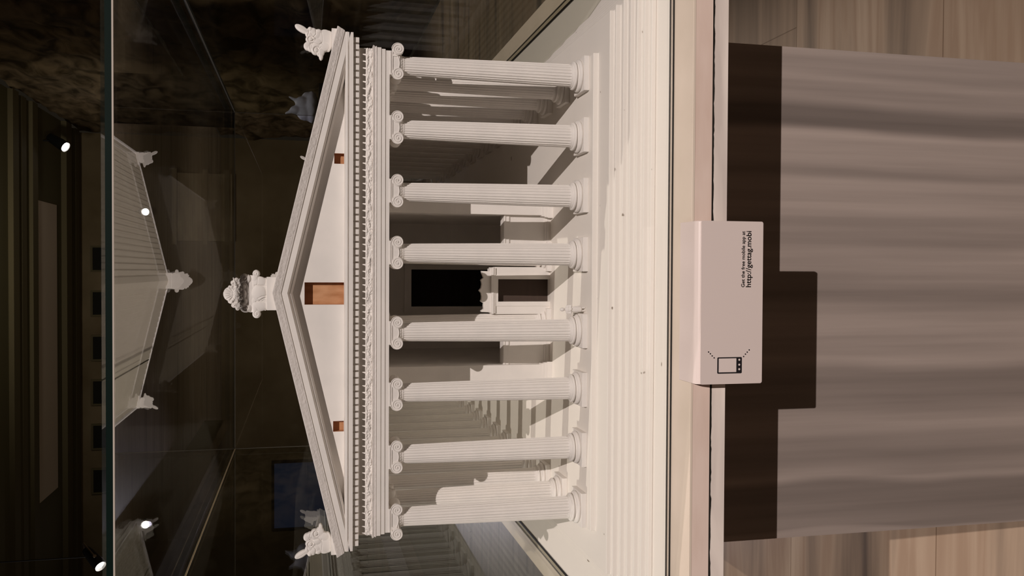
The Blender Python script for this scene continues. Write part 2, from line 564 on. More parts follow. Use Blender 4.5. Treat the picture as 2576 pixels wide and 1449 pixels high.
        box(bm, -0.0148, 0.0148, -0.0161, 0.0161, 0.2562, 0.2581)
        bmesh.ops.recalc_face_normals(bm, faces=bm.faces)
        me = bpy.data.meshes.new('capital'); bm.to_mesh(me); bm.free()
        return me
    cm = cap(False)
    cc = cap(True)
    bmc = bmesh.new(); bmc.from_mesh(cc)
    bmesh.ops.scale(bmc, vec=(-1, 1, 1), verts=bmc.verts)
    bmesh.ops.reverse_faces(bmc, faces=bmc.faces)
    ccl = bpy.data.meshes.new('capital'); bmc.to_mesh(ccl); bmc.free()
    for me in (shaft, base, plinth, cm, cc, ccl):
        me.materials.append(plaster)
    return shaft, base, plinth, cm, cc, ccl


SHAFT, BASE, PLINTH, CAP, CAP_R, CAP_L = column_meshes()


def column(x, y, rot=0.0, cap=CAP):
    c = empty('column', (x, y, 0), temple)
    use('plinth', PLINTH, c)
    use('base', BASE, c)
    use('shaft', SHAFT, c)
    use('capital', cap, c, rotz=rot)
    return c


for i, x in enumerate(XS):
    column(x, 0, 0, CAP_L if i == 0 else CAP_R if i == 7 else CAP)
for k in range(1, 14):
    column(-HW, k * SF, PI / 2)
    column(HW, k * SF, PI / 2)
for i, x in enumerate(XS):
    column(x, L, PI, CAP_R if i == 0 else CAP_L if i == 7 else CAP)
YA = 2 * SF
for s in (-1, 1):
    column(s * 0.0503, YA)

# ---- architrave, three fasciae
bm = bmesh.new()
ring(bm, [(-0.0150, 0.2581), (0.0150, 0.2581), (0.0150, 0.2628), (0.0156, 0.2632), (0.0163, 0.2634), (0.0163, 0.2680), (0.0169, 0.2684), (0.0176, 0.2687), (0.0176, 0.2740), (-0.0150, 0.2740)])
obj('architrave', bm, plaster, temple)
bm = bmesh.new()
ring(bm, [(0.0100, 0.2736), (0.0178, 0.2736), (0.0186, 0.2744), (0.0186, 0.2752), (0.0180, 0.2760), (0.0191, 0.2772), (0.0193, 0.2782), (0.0198, 0.2788), (0.0100, 0.2788)])
o = obj('architrave_moulding', bm, relief_plaster, temple)

# ---- frieze: figures crowd the long band (front in relief, flanks and rear as well, lower detail)
def frieze_height(s, z):
    u = s * 125.0
    v = z * 330.0
    a = noise.noise(Vector((u, v, 0.0)))
    b_ = noise.noise(Vector((u * 2.1, v * 1.6, 7.0)))
    c_ = noise.noise(Vector((u * 0.55 + v * 0.5, 3.0, 2.0)))
    b_ = 0.9 - 2.6 * abs(b_)
    return max(-0.2, 0.60 * a + 0.42 * b_ + 0.35 * c_ + 0.12)


def frieze_side(x0, y0, dx, dy, nx, ny, length, cols, rows):
    bm = bmesh.new()
    grid = []
    for i in range(cols + 1):
        s = length * i / cols
        colv = []
        for j in range(rows + 1):
            t = j / rows
            zt = 0.2874 + 0.0006 * noise.noise(Vector((s * 160, 0, 5)))
            z = 0.2786 + (zt - 0.2786) * t
            hgt = frieze_height(s + x0 * 3 + y0, z) * 0.0037 * math.sin(PI * min(1, max(0, t * 0.93 + 0.04))) ** 0.6
            off = 0.0155 + max(0.0, hgt)
            colv.append(bm.verts.new((x0 + dx * s + nx * off, y0 + dy * s + ny * off, z)))
        zz = 0.2958
        colv.append(bm.verts.new((x0 + dx * s + nx * 0.0150, y0 + dy * s + ny * 0.0150, 0.2878)))
        colv.append(bm.verts.new((x0 + dx * s + nx * 0.0150, y0 + dy * s + ny * 0.0150, zz)))
        grid.append(colv)
    for i in range(cols):
        for j in range(rows + 2):
            bm.faces.new([grid[i][j], grid[i + 1][j], grid[i + 1][j + 1], grid[i][j + 1]])
    return bm


E_ = 0.0160
o = obj('frieze', frieze_side(-HW - E_, 0, 1, 0, 0, -1, 2 * (HW + E_), 1300, 18), plaster, temple, smooth=True)
o['label'] = 'band of crowded relief figures across the front'
obj('frieze', frieze_side(HW, -E_, 0, 1, 1, 0, L + 2 * E_, 700, 6), plaster, temple, smooth=True)
obj('frieze', frieze_side(-HW, -E_, 0, 1, -1, 0, L + 2 * E_, 700, 6), plaster, temple, smooth=True)
obj('frieze', frieze_side(-HW - E_, L, 1, 0, 0, 1, 2 * (HW + E_), 300, 6), plaster, temple, smooth=True)
# core and the soffit bed under the dentils
bm = bmesh.new()
ring(bm, [(-0.0150, 0.2740), (0.0140, 0.2740), (0.0140, 0.2940), (0.0158, 0.2948), (0.0166, 0.2958), (0.0172, 0.2962), (0.0172, 0.3035), (-0.0150, 0.3035)])
obj('frieze_core', bm, plaster, temple)

# ---- horizontal cornice with dentils
bm = bmesh.new()
ring(bm, [(0.0100, 0.3030), (0.0285, 0.3030), (0.0285, 0.3034), (0.0306, 0.3034), (0.0306, 0.3082), (0.0290, 0.3084), (0.0290, 0.3092), (0.0308, 0.3098), (0.0308, 0.3112), (0.0302, 0.3124), (0.0100, 0.3135)])
o = obj('horizontal_cornice', bm, plaster, temple)
bm = bmesh.new()
box(bm, -0.0031, 0.0031, -0.0094, 0.0004, 0.2960, 0.3031)
bmesh.ops.bevel(bm, geom=list(bm.edges), offset=0.0003, segments=1, affect='EDGES')
DENT = bpy.data.meshes.new('dentil'); bm.to_mesh(DENT); bm.free(); DENT.materials.append(plaster)
ND = 75
for i in range(ND):
    x = -(HW + 0.0228) + 2 * (HW + 0.0228) * i / (ND - 1)
    use('dentil', DENT, temple, (x, -0.0172, 0))
bm = bmesh.new()
for s in (-1, 1):
    y = -0.010
    while y < L + 0.012:
        x0 = s * (HW + 0.0168); x1 = s * (HW + 0.0241)
        box(bm, min(x0, x1), max(x0, x1), y, y + 0.0058, 0.2962, 0.3031)
        y += 0.00826
x = -(HW + 0.02)
while x < HW + 0.016:
    box(bm, x, x + 0.0058, L + 0.0168, L + 0.0241, 0.2962, 0.3031)
    x += 0.00826
o = obj('flank_dentils', bm, plaster, temple); o['kind'] = 'stuff'

# ---- pediments
def rake_top(x, z_apex):
    return z_apex - SLOPE * abs(x)


WINS = [(-0.1723, -0.1592, 0.3118, 0.3265), (-0.0146, 0.0128, 0.3115, 0.3611), (0.1592, 0.1721, 0.3118, 0.3255)]


def tympanum(y, windows, name, parent):
    bm = bmesh.new()
    br_ = sorted({-0.285, 0.285, 0.0} | {w[0] for w in windows} | {w[1] for w in windows})
    ZB = 0.3105
    for a, b_ in zip(br_[:-1], br_[1:]):
        w = next((w for w in windows if abs(w[0] - a) < 1e-6 or (w[0] <= a and b_ <= w[1])), None)
        zt = [rake_top(t, 0.3800) for t in (a, b_)]
        if w:
            q = [(a, y, ZB), (b_, y, ZB), (b_, y, w[2]), (a, y, w[2])]
            bm.faces.new([bm.verts.new(p) for p in q])
            q = [(a, y, w[3]), (b_, y, w[3]), (b_, y, zt[1]), (a, y, zt[0])]
            bm.faces.new([bm.verts.new(p) for p in q])
        else:
            q = [(a, y, ZB), (b_, y, ZB), (b_, y, zt[1]), (a, y, zt[0])]
            bm.faces.new([bm.verts.new(p) for p in q])
    bmesh.ops.remove_doubles(bm, verts=bm.verts, dist=1e-6)
    return obj(name, bm, plaster, parent, recalc=False)


tympanum(-0.0120, WINS, 'tympanum', temple)
tympanum(L + 0.0120, [], 'tympanum', temple)
for (x0, x1, z0, z1), d in zip(WINS, (0.010, 0.0130, 0.010)):
    bm = bmesh.new()
    y0, y1 = -0.0119, -0.0119 + d
    V = {}
    def v(x, y, z):
        return bm.verts.new((x, y, z))
    A = [v(x0, y0, z0), v(x1, y0, z0), v(x1, y0, z1), v(x0, y0, z1)]
    B = [v(x0, y1, z0), v(x1, y1, z0), v(x1, y1, z1), v(x0, y1, z1)]
    for i in range(4):
        bm.faces.new([A[i], A[(i + 1) % 4], B[(i + 1) % 4], B[i]])
    bm.faces.new(B)
    o = obj('pediment_window', bm, terracotta, temple, recalc=False)
    o['label'] = 'orange-brown recessed opening in the white pediment'

# raking cornice and sima (both gables and eaves)
bm = bmesh.new()
gable_ring(bm, [(0.0080, 0.3810), (0.0080, 0.3752), (0.0215, 0.3752), (0.0240, 0.3770), (0.0262, 0.3776), (0.0268, 0.3790), (0.0290, 0.3800), (0.0306, 0.3812), (0.0306, 0.3878), (0.0318, 0.3890), (0.0080, 0.3890)])
obj('raking_cornice', bm, plaster, temple)
bm = bmesh.new()
gable_ring(bm, [(0.0080, 0.3890), (0.0322, 0.3890), (0.0322, 0.3896), (0.0331, 0.3912), (0.0339, 0.3935), (0.0350, 0.3960), (0.0357, 0.3978), (0.0357, 0.3986), (0.0315, 0.3986), (0.0300, 0.3960), (0.0080, 0.3950)])
obj('sima', bm, relief_plaster, temple)

# attic body and roof
bm = bmesh.new()
prism(bm, [(-0.286, 0.2640), (0.286, 0.2640), (0.286, 0.3120), (0.0, 0.3790), (-0.286, 0.3120)], 'y', 0.0020, L + 0.0100)
obj('ceiling_block', bm, plaster, temple)
bm = bmesh.new()
NC = 24
top = []
for k in range(-NC, NC + 1):
    x = 0.315 * k / NC
    zb_ = 0.3955 - SLOPE * abs(x)
    if k < 0: top += [(x, zb_), (x + 0.0006, zb_ + 0.0015)]
    elif k > 0: top += [(x - 0.0006, zb_ + 0.0015), (x, zb_)]
    else: top += [(0.0, 0.3975)]
# the shade in the left slope's open seam is painted by the dark bar below
poly = [(-0.315, 0.3955 - SLOPE * 0.315 - 0.008)] + top + [(0.315, 0.3955 - SLOPE * 0.315 - 0.008), (0.0, 0.3875)]
pl = []
for p in poly:
    pl.append(p)
prism(bm, pl, 'y', -0.0290, L + 0.0290)
obj('tiled_roof', bm, roof_m, temple)
bm = bmesh.new()
box(bm, -0.2005, -0.1985, 0.25, L + 0.025, 0.3955 - SLOPE * 0.2 - 0.003, 0.3955 - SLOPE * 0.2 + 0.0024)
obj('roof_seam', bm, dark_in, temple)

# ---- acroteria, modelled as carved blocks: outline, swelling forms and cut grooves
KR = 0.000487


def carve(name, forms, grooves, box_, step, scale, world_fn, y, flip, back, lift):
    """forms: (a, b, ra, rb, angle, height); grooves: (polyline, width, depth) in sketch units"""
    k = KR / scale
    a0, b0, a1, b1 = box_
    na, nb = int((a1 - a0) / step), int((b1 - b0) / step)
    prep = [(f[0], f[1], f[2], f[3], math.cos(math.radians(f[4])), math.sin(math.radians(f[4])), f[5]) for f in forms]
    H = {}
    for i in range(na + 1):
        for j in range(nb + 1):
            pa, pb = a0 + i * step, b0 + j * step
            h = 0.0
            for ca, cb_, ra, rb, co, si, hh in prep:
                da, db = pa - ca, pb - cb_
                u = (da * co + db * si) / ra
                w = (-da * si + db * co) / rb
                d2 = u * u + w * w
                if d2 < 1:
                    v = hh * (0.35 + 0.65 * math.sqrt(1 - d2))
                    if v > h: h = v
            if h > 0:
                cut = 0.0
                for line, wd, dp in grooves:
                    for (xa, ya), (xb, yb) in zip(line[:-1], line[1:]):
                        if min(xa, xb) - wd > pa or max(xa, xb) + wd < pa or min(ya, yb) - wd > pb or max(ya, yb) + wd < pb: continue
                        ex, ey = xb - xa, yb - ya
                        t = max(0, min(1, ((pa - xa) * ex + (pb - ya) * ey) / (ex * ex + ey * ey)))
                        d = math.hypot(pa - xa - t * ex, pb - ya - t * ey)
                        if d < wd: cut = max(cut, dp * (1 - (d / wd) ** 2))
                h = max(4.0, h - cut)
                H[i, j] = h
    bm = bmesh.new()
    F, B = {}, {}
    for (i, j), h in H.items():
        x, z = world_fn(a0 + i * step, b0 + j * step)
        F[i, j] = bm.verts.new((x, y - flip * (lift + h * k), z))
        B[i, j] = bm.verts.new((x, y + flip * back, z))
    edges = {}
    for (i, j) in list(H):
        q = [(i, j), (i + 1, j), (i + 1, j + 1), (i, j + 1)]
        if all(p in F for p in q):
            bm.faces.new([F[p] for p in q]); bm.faces.new([B[p] for p in q[::-1]])
            for p, r in zip(q, q[1:] + q[:1]):
                if (r, p) in edges: del edges[(r, p)]
                else: edges[(p, r)] = 1
    for p, r in edges:
        bm.faces.new([F[p], B[p], B[r], F[r]])
    for v in [v for v in bm.verts if not v.link_faces]:
        bm.verts.remove(v)
    o = obj(name, bm, plaster, temple, smooth=True)
    sm = o.modifiers.new('smooth', 'SMOOTH'); sm.factor = 0.5; sm.iterations = 5
    return o


def arc(ca, cb_, ra, rb, d0, d1, n_=12, r1=1.0):
    out = []
    for k in range(n_ + 1):
        t = k / n_
        a = math.radians(d0 + (d1 - d0) * t)
        f = 1 + (r1 - 1) * t
        out.append((ca + ra * f * math.cos(a), cb_ + rb * f * math.sin(a)))
    return out


def central_acroterion(y, flip):
    forms = [(160, 765, 140, 165, 0, 85), (345, 432, 62, 62, 0, 80), (255, 502, 62, 62, 0, 85), (178, 605, 46, 50, 0, 80), (235, 610, 60, 55, 0, 85),
             (190, 935, 62, 60, 0, 75), (285, 1030, 75, 66, 0, 80), (368, 1098, 58, 64, 0, 75),
             (530, 385, 100, 106, 0, 95), (610, 400, 80, 105, 0, 70), (470, 450, 90, 70, 0, 85),
             (560, 1112, 128, 98, 0, 85), (480, 1030, 90, 80, 0, 85), (640, 1110, 70, 90, 0, 60),
             (430, 765, 220, 330, 0, 75), (330, 760, 150, 230, 0, 85), (350, 765, 55, 75, 0, 118), (430, 778, 75, 48, 0, 128), (365, 640, 30, 100, -8, 112), (380, 900, 30, 95, 8, 112),
             (440, 655, 48, 62, 0, 104), (465, 862, 48, 66, 0, 104), (515, 770, 75, 120, 0, 105), (500, 600, 80, 70, 0, 92), (520, 930, 80, 80, 0, 92), (330, 540, 36, 190, -22, 100), (270, 900, 40, 130, 40, 98), (240, 760, 60, 80, 0, 95),
             (660, 760, 150, 420, 0, 28), (690, 500, 120, 190, 0, 24), (690, 1040, 120, 170, 0, 26),
             (800, 930, 90, 110, 0, 50), (800, 560, 80, 110, 0, 50), (900, 745, 180, 200, 0, 105), (980, 765, 140, 405, 0, 68), (1040, 770, 90, 400, 0, 66), (900, 480, 175, 140, 0, 82), (910, 1050, 185, 135, 0, 82),
             (820, 285, 95, 100, 0, 92), (828, 1238, 108, 110, 0, 92), (800, 390, 80, 120, 0, 78), (800, 1130, 85, 130, 0, 78)]
    g = []
    for a in range(-60, 61, 20):
        t = math.radians(a)
        g.append(([(300 - 40 * math.cos(t), 765 + 40 * math.sin(t)), (300 - 300 * math.cos(t), 765 + 230 * math.sin(t))], 13, 24))
    g += [(arc(440, 650, 78, 95, 100, 300), 16, 34), (arc(465, 862, 78, 92, 60, 260), 16, 34), (arc(340, 765, 95, 120, 110, 250), 12, 20),
          (arc(530, 385, 55, 55, 0, 300, 12, 0.5), 14, 30), (arc(560, 1112, 70, 55, 0, -300, 12, 0.5), 14, 30),
          (arc(345, 432, 30, 30, 0, 300), 9, 18), (arc(255, 502, 30, 30, 0, 300), 9, 18), (arc(285, 1030, 35, 32, 0, 300), 9, 18), (arc(368, 1098, 28, 30, 0, 300), 9, 18),
          ([(250, 600), (330, 580), (530, 480)], 12, 26), ([(255, 930), (340, 960), (450, 1050)], 12, 26),
          (arc(820, 285, 55, 55, 90, 400, 12, 0.4), 11, 18), (arc(828, 1238, 62, 62, -90, -400, 12, 0.4), 11, 18),
          ([(780, 560), (1090, 575)], 12, 22), ([(780, 560), (850, 540), (860, 400)], 8, 12), ([(810, 950), (1090, 940)], 12, 22),
          ([(860, 870), (960, 820), (1080, 800)], 11, 20), ([(900, 925), (990, 870), (1080, 850)], 11, 22), ([(950, 945), (1020, 905), (1080, 900)], 9, 18), ([(560, 765), (640, 765)], 10, 14)]
    def wf(a, b_):
        X = 560 + a / 9.657; Y = 660 + b_ / 9.657
        return (735 - Y) * KR + 0.001, 0.455 - (X - 563) * 0.000459
    o = carve('central_acroterion', forms, g, (0, 160, 1110, 1360), 5.5, 9.657, wf, y, flip, 0.0050, 0.0005)
    bm = bmesh.new()
    box(bm, -0.0205, 0.0195, y - 0.0060, y + 0.0060, 0.3885, 0.4055)
    o2 = obj('acroterion_block', bm, plaster, temple)
    o2.modifiers.new('b', 'BEVEL').width = 0.0005


central_acroterion(-0.0235, 1)
central_acroterion(L + 0.0235, -1)


def corner_acroterion(sx_, y, flip):
    forms = [(620, 730, 110, 90, 0, 52), (320, 335, 215, 92, 27, 62), (190, 262, 60, 55, 20, 50), (545, 335, 75, 68, 0, 82), (640, 400, 130, 110, 20, 72), (790, 385, 95, 72, 10, 78), (720, 480, 150, 130, 0, 76),
             (540, 500, 130, 90, 20, 70), (570, 612, 150, 118, 0, 92), (475, 800, 108, 118, 0, 66), (560, 860, 100, 90, 0, 74), (690, 880, 128, 150, 0, 92),
             (850, 1070, 62, 100, 0, 60), (830, 930, 125, 150, 0, 80), (760, 700, 150, 120, 0, 84), (960, 560, 230, 250, 0, 74), (1050, 690, 110, 230, 0, 62), (1050, 430, 120, 100, 0, 60), (930, 800, 170, 140, -20, 82), (1020, 640, 140, 280, 0, 66)]
    g = [(arc(565, 612, 78, 70, 20, 340, 14, 0.75), 20, 40), (arc(720, 900, 72, 80, 60, 330, 12, 0.8), 22, 40), ([(500, 290), (520, 420), (480, 540)], 14, 26), ([(700, 330), (720, 470), (640, 560)], 14, 22),
         ([(560, 740), (640, 720), (800, 760), (880, 700)], 14, 26), ([(540, 780), (560, 900)], 12, 18), ([(880, 420), (900, 600), (890, 740)], 10, 14), ([(200, 240), (440, 380)], 9, 10), ([(860, 820), (780, 900), (790, 1040)], 10, 16)]
    def wf(a, b_):
        X = 730 + a / 11.147; Y = 50 + b_ / 11.147
        return sx_ * ((735 - Y) * KR + 0.0005), 0.372 - (X - 743) * 0.000478
    carve('corner_acroterion', forms, g, (110, 180, 1150, 1190), 6.5, 11.147, wf, y, flip, 0.0045, 0.0)
    bm = bmesh.new()
    x0, x1 = sorted((sx_ * 0.2740, sx_ * 0.3205))
    box(bm, x0, x1, y - 0.0078, y + 0.010, 0.3190, 0.3292)
    obj('acroterion_block', bm, plaster, temple)


for s in (-1, 1):
    corner_acroterion(s, -0.0215, 1)
    corner_acroterion(s, L + 0.0215, -1)

# ---- cella: side walls with antae, cross walls with doorways
YF, YB = 0.1520, L - 0.1520
XI, XO = 0.1115, 0.1435
for s in (-1, 1):
    bm = bmesh.new()
    x0, x1 = sorted((s * XI, s * XO))
    box(bm, x0, x1, YF, YB, 0, 0.2640)
    obj('cella_wall', bm, plaster, temple)
    bm = bmesh.new()
    for (e, z0, z1) in ((0.0040, 0.0, 0.0075), (0.0030, 0.0075, 0.0120), (0.0016, 0.0120, 0.0165), (0.0010, 0.2440, 0.2470), (0.0022, 0.2470, 0.2581)):
        box(bm, x0 - e, x1 + e, YF - e, YB + e, z0, z1)
    obj('wall_mouldings', bm, plaster, temple)


def cross_wall(y0, y1):
    bm = bmesh.new()
    box(bm, -XI, -0.0365, y0, y1, 0, 0.2640)
    box(bm, 0.0300, XI, y0, y1, 0, 0.2640)
    box(bm, -0.0365, 0.0300, y0, y1, 0.1760, 0.2640)
    obj('cella_cross_wall', bm, plaster, temple)
    bm = bmesh.new()
    e = 0.004
    box(bm, -0.0445, -0.0365, y0 - e, y0, 0, 0.1840)
    box(bm, 0.0300, 0.0380, y0 - e, y0, 0, 0.1840)
    box(bm, -0.0470, 0.0405, y0 - e - 0.002, y0, 0.1760, 0.1880)
    obj('cella_door_frame', bm, plaster, temple)


cross_wall(0.455, 0.480)
bm = bmesh.new()
box(bm, -XI, XI, 0.80, 0.82, 0, 0.264)
obj('cella_cross_wall', bm, plaster, temple)
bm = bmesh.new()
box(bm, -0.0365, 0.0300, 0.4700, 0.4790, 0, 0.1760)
o = obj('cella_door_shade', bm, dark_in, temple)  # black sheet paints the darkness of the chamber behind
o['label'] = 'tall black sheet in the inner chamber doorway, standing in for its shade'

# screens between antae and the inner columns
for s in (-1, 1):
    bm = bmesh.new()
    x0, x1 = sorted((s * 0.0600, s * XI))
    box(bm, x0, x1, 0.1640, 0.1800, 0, 0.0640)
    box(bm, x0, x1, 0.1615, 0.1825, 0, 0.0060)
    box(bm, x0, x1, 0.1628, 0.1812, 0.0060, 0.0090)
    box(bm, x0, x1, 0.1628, 0.1812, 0.0625, 0.0640)
    box(bm, x0, x1, 0.1612, 0.1828, 0.0640, 0.0700)
    box(bm, x0, x1, 0.1596, 0.1844, 0.0700, 0.0722)
    obj('low_screen_wall', bm, plaster, temple)

# central doorway frame with a scalloped crest
door = empty('doorway_screen', (0, 0, 0), temple)
bm = bmesh.new()
y0, y1 = 0.1640, 0.1800
box(bm, -0.0365, -0.0178, y0, y1, 0, 0.0845)
box(bm, 0.0158, 0.0340, y0, y1, 0, 0.0845)
box(bm, -0.0178, 0.0158, y0, y1, 0.0800, 0.0845)
for (xa, xb) in ((-0.0245, -0.0178), (0.0158, 0.0225)):
    box(bm, xa, xb, y0 - 0.0014, y0, 0, 0.0800)
box(bm, -0.0245, 0.0225, y0 - 0.0014, y0, 0.0800, 0.0845)
obj('jambs', bm, plaster, door)
bm = bmesh.new()
box(bm, -0.0350, 0.0325, y0 - 0.0030, y1, 0.0845, 0.0875)
box(bm, -0.0358, 0.0333, y0 - 0.0048, y1, 0.0875, 0.0910)
box(bm, -0.0340, 0.0315, y0 - 0.0016, y1, 0.0910, 0.0930)
obj('door_cornice', bm, plaster, door)
bm = bmesh.new()
def cz(px): return 0.1087 - (px - 440) / 6.779 * 0.00058
def cxx(py): return (735 - (680 + py / 6.779)) * 0.00058 - 0.0036
crest = [(10, 610), (5, 480), (60, 495), (125, 520), (140, 495), (165, 470), (190, 482), (240, 490), (300, 478), (345, 440), (390, 478), (450, 488), (500, 482), (530, 468), (550, 495), (565, 522), (600, 516), (660, 524), (682, 500), (695, 474), (715, 480), (722, 610)]
prism(bm, [(cxx(py), cz(px)) for py, px in crest] + [(cxx(722), 0.0925), (cxx(10), 0.0925)], 'y', y0 - 0.0015, y0 + 0.0070)
obj('scalloped_crest', bm, plaster, door)
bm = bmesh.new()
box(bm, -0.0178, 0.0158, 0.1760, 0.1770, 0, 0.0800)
o = obj('doorway_shade', bm, mat('brown_recess_shade', (0.075, 0.055, 0.045), 0.8, 0.05), door)  # solid panel, the darkness of the passage is put in its colour
o['label'] = 'dark brown panel standing in for the shade inside the entrance'

# ------------------------------------------------------------------ scale figure
bm = bmesh.new()
ball(bm, (0, -0.0004, 0.0312), (0.0025, 0.0028, 0.0034), 3)
ball(bm, (0, -0.0031, 0.0308), (0.0005, 0.0007, 0.0009), 1)          # nose
limb(bm, (0, 0, 0.0262), (0, -0.0002, 0.0290), 0.0016, 0.0014)
ball(bm, (0, 0, 0.0244), (0.0050, 0.0032, 0.0026), 2)
for k in range(26):                                                  # long garment
    t = k / 25
    ball(bm, (0, 0, 0.0240 - 0.0175 * t), (0.0048 - 0.0005 * math.sin(PI * min(1, t * 1.6)) - 0.0008 * t, 0.0035, 0.0022), 2)
for s in (-1, 1):
    limb(bm, (s * 0.0042, 0, 0.0246), (s * 0.0048, -0.0012, 0.0198), 0.0017, 0.0016)
    limb(bm, (s * 0.0048, -0.0012, 0.0198), (-s * 0.0012, -0.0042, 0.0206 + s * 0.0006), 0.0014, 0.0011)
    limb(bm, (s * 0.0019, 0, 0.0060), (s * 0.0020, 0.0003, 0.0012), 0.0017, 0.0011)
    ball(bm, (s * 0.0021, -0.0012, 0.0010), (0.0011, 0.0026, 0.0010), 2)
fig = obj('person_figurine', bm, plaster, recalc=False)
remesh(fig, 0.00035, 3)
fig.location = (-0.0221, -0.0094, 0.0)
tag(fig, 'tiny plain white figurine of a standing person with folded arms, between two middle columns', 'figurine')

# ------------------------------------------------------------------ glass case
GX0, GX1, GY0, GY1, GZ0, GZ1 = -0.4622, 0.4564, -0.1730, 1.3992, -0.0490, 0.5461
T = 0.0080
case = empty('glass_case', (0, 0, -0.049))
case_z = 0.049
tag(case, 'clear glass display case with black lower seals enclosing the white temple model', 'display case')


def cb(name, m, *b_):
    bm = bmesh.new()
    box(bm, b_[0], b_[1], b_[2], b_[3], b_[4] + case_z, b_[5] + case_z)
    o = obj(name, bm, m, case)
    return o


cb('front_pane', glass, GX0, GX1, GY0 - T, GY0, GZ0, GZ1)
cb('back_pane', glass, GX0, GX1, GY1, GY1 + T, GZ0, GZ1)
cb('side_pane', green, GX0 - T, GX0, GY0 - T, GY1 + T, GZ0, GZ1)
cb('side_pane', low_mirror, GX1, GX1 + T, GY0 - T, GY1 + T, GZ0, GZ1)
top_pane = cb('top_pane', glass, GX0 - T, GX1 + T, GY0 - T, GY1 + T, GZ1 + 0.0006, GZ1 + 0.0110)
# polished edges of the top pane, dark green seen end on
bm = bmesh.new()
za, zb_ = GZ1 + case_z + 0.0004, GZ1 + case_z + 0.0072
e = 0.0009
box(bm, GX0 - T - e, GX1 + T + e, GY0 - T - e, GY0 - T, za, zb_)
box(bm, GX0 - T - e, GX1 + T + e, GY1 + T, GY1 + T + e, za, zb_)
box(bm, GX0 - T - e, GX0 - T, GY0 - T, GY1 + T, za, zb_)
box(bm, GX1 + T, GX1 + T + e, GY0 - T, GY1 + T, za, zb_)
obj('top_edge', bm, glass_edge, top_pane)
bm = bmesh.new()
box(bm, GX0 - T - e, GX1 + T + e, GY0 - T - e, GY0 - T, zb_, GZ1 + case_z + 0.0112)
obj('polished_rim', bm, glass_rim, top_pane)  # upper edge made nearly clear to narrow the edge's cast shadow
# joint lines
cb('joint', glass_joint, GX0 - T, GX1 + T, GY0 - T - 0.0010, GY0 - T + 0.0012, GZ1 - 0.0008, GZ1 + 0.0008)
cb('joint', glass_joint_dim, GX0, GX1, GY1 - 0.0004, GY1 + 0.0008, GZ1 - 0.0007, GZ1 + 0.0004)
cb('joint', glass_joint_thin, GX0 - 0.0006, GX0 + 0.0006, GY0, GY1, GZ1 - 0.0008, GZ1 + 0.0002)
cb('joint', glass_joint_dim, GX1 - 0.0006, GX1 + 0.0006, GY0, GY1, GZ1 - 0.0008, GZ1 + 0.0002)
cb('joint', glass_joint_dim, GX0, GX0 + 0.0012, GY1 - 0.0010, GY1, GZ0, GZ1 - 0.001)
cb('joint', glass_joint_dim, GX1 - 0.0012, GX1, GY1 - 0.0010, GY1, GZ0, GZ1 - 0.001)
# seals at the foot, inside and outside each pane
g = 0.0018
for (a0, a1, b0, b1) in [(GX0, GX1, GY0, GY0 + g), (GX0 - T, GX1 + T, GY0 - T - g, GY0 - T),
                         (GX0, GX1, GY1 - g, GY1), (GX0 - T, GX1 + T, GY1 + T, GY1 + T + g),
                         (GX0, GX0 + 2.2 * g, GY0 + g, GY1 - g), (GX0 - T - g, GX0 - T, GY0 - T, GY1 + T),
                         (GX1 - 2.2 * g, GX1, GY0 + g, GY1 - g), (GX1 + T, GX1 + T + g, GY0 - T, GY1 + T)]:
    cb('seal', seal, a0, a1, b0, b1, GZ0, GZ0 + 0.0013)

# ------------------------------------------------------------------ pedestal
FLOOR = -1.05
ped = empty('marble_pedestal', (0, 0, FLOOR))
tag(ped, 'tall grey veined marble pedestal with overhanging cream ledge carrying the glass case', 'pedestal')
pz = -FLOOR


def pb(name, m, x0, x1, y0, y1, z0, z1, bev=0.0):
    bm = bmesh.new()
    box(bm, x0, x1, y0, y1, z0 + pz, z1 + pz)
    o = obj(name, bm, m, ped)
    if bev:
        q = o.modifiers.new('b', 'BEVEL'); q.width = bev; q.segments = 2
    return o


LX0, LX1, LY0, LY1 = -0.5086, 0.5028, -0.2335, 1.4630
pb('base_board', board, GX0 + 0.0002, GX1 - 0.0002, GY0 + 0.0002, GY1 - 0.0002, -0.0600, -0.0491)
pb('ledge', ledge_m, LX0, LX1, LY0, LY1, -0.0522, -0.0492, 0.0004)
pb('ledge_fascia', pink, LX0 + 0.0006, LX1 - 0.0006, LY0 + 0.0003, LY1 - 0.0006, -0.0722, -0.0520)
# slab below with an uneven, open joint
bm = bmesh.new()
N = 240
topf, botf = [], []
for i in range(N + 1):
    x = LX0 + (LX1 - LX0) * i / N
    j = 0.0007 * noise.noise(Vector((x * 55, 0, 0))) + 0.0005 * noise.noise(Vector((x * 200, 4, 0)))
    topf.append((x, -0.0750 + 1.5 * j))
poly = topf + [(LX1, -0.0905), (LX0, -0.0905)]
A = [bm.verts.new((x, LY0 + 0.0004, z + pz)) for x, z in poly]
B = [bm.verts.new((x, LY0 + 0.06, z + pz)) for x, z in poly]
bm.faces.new(A)
for i in range(len(A)):
    bm.faces.new([A[i], B[i], B[(i + 1) % len(A)], A[(i + 1) % len(A)]])
box(bm, LX0, LX1, LY0 + 0.06, LY1, -0.0905 + pz, -0.0760 + pz)
obj('lower_slab', bm, slab_m, ped)
pb('joint_shade_block', dark_in, LX0 + 0.003, LX1 - 0.003, LY0 + 0.0014, LY1 - 0.006, -0.0765, -0.0725)  # dark block set in the joint to paint its shadow
pb('pedestal_block', ped_m, -0.3295, 0.3287, -0.0560, 1.25, FLOOR, -0.0900)

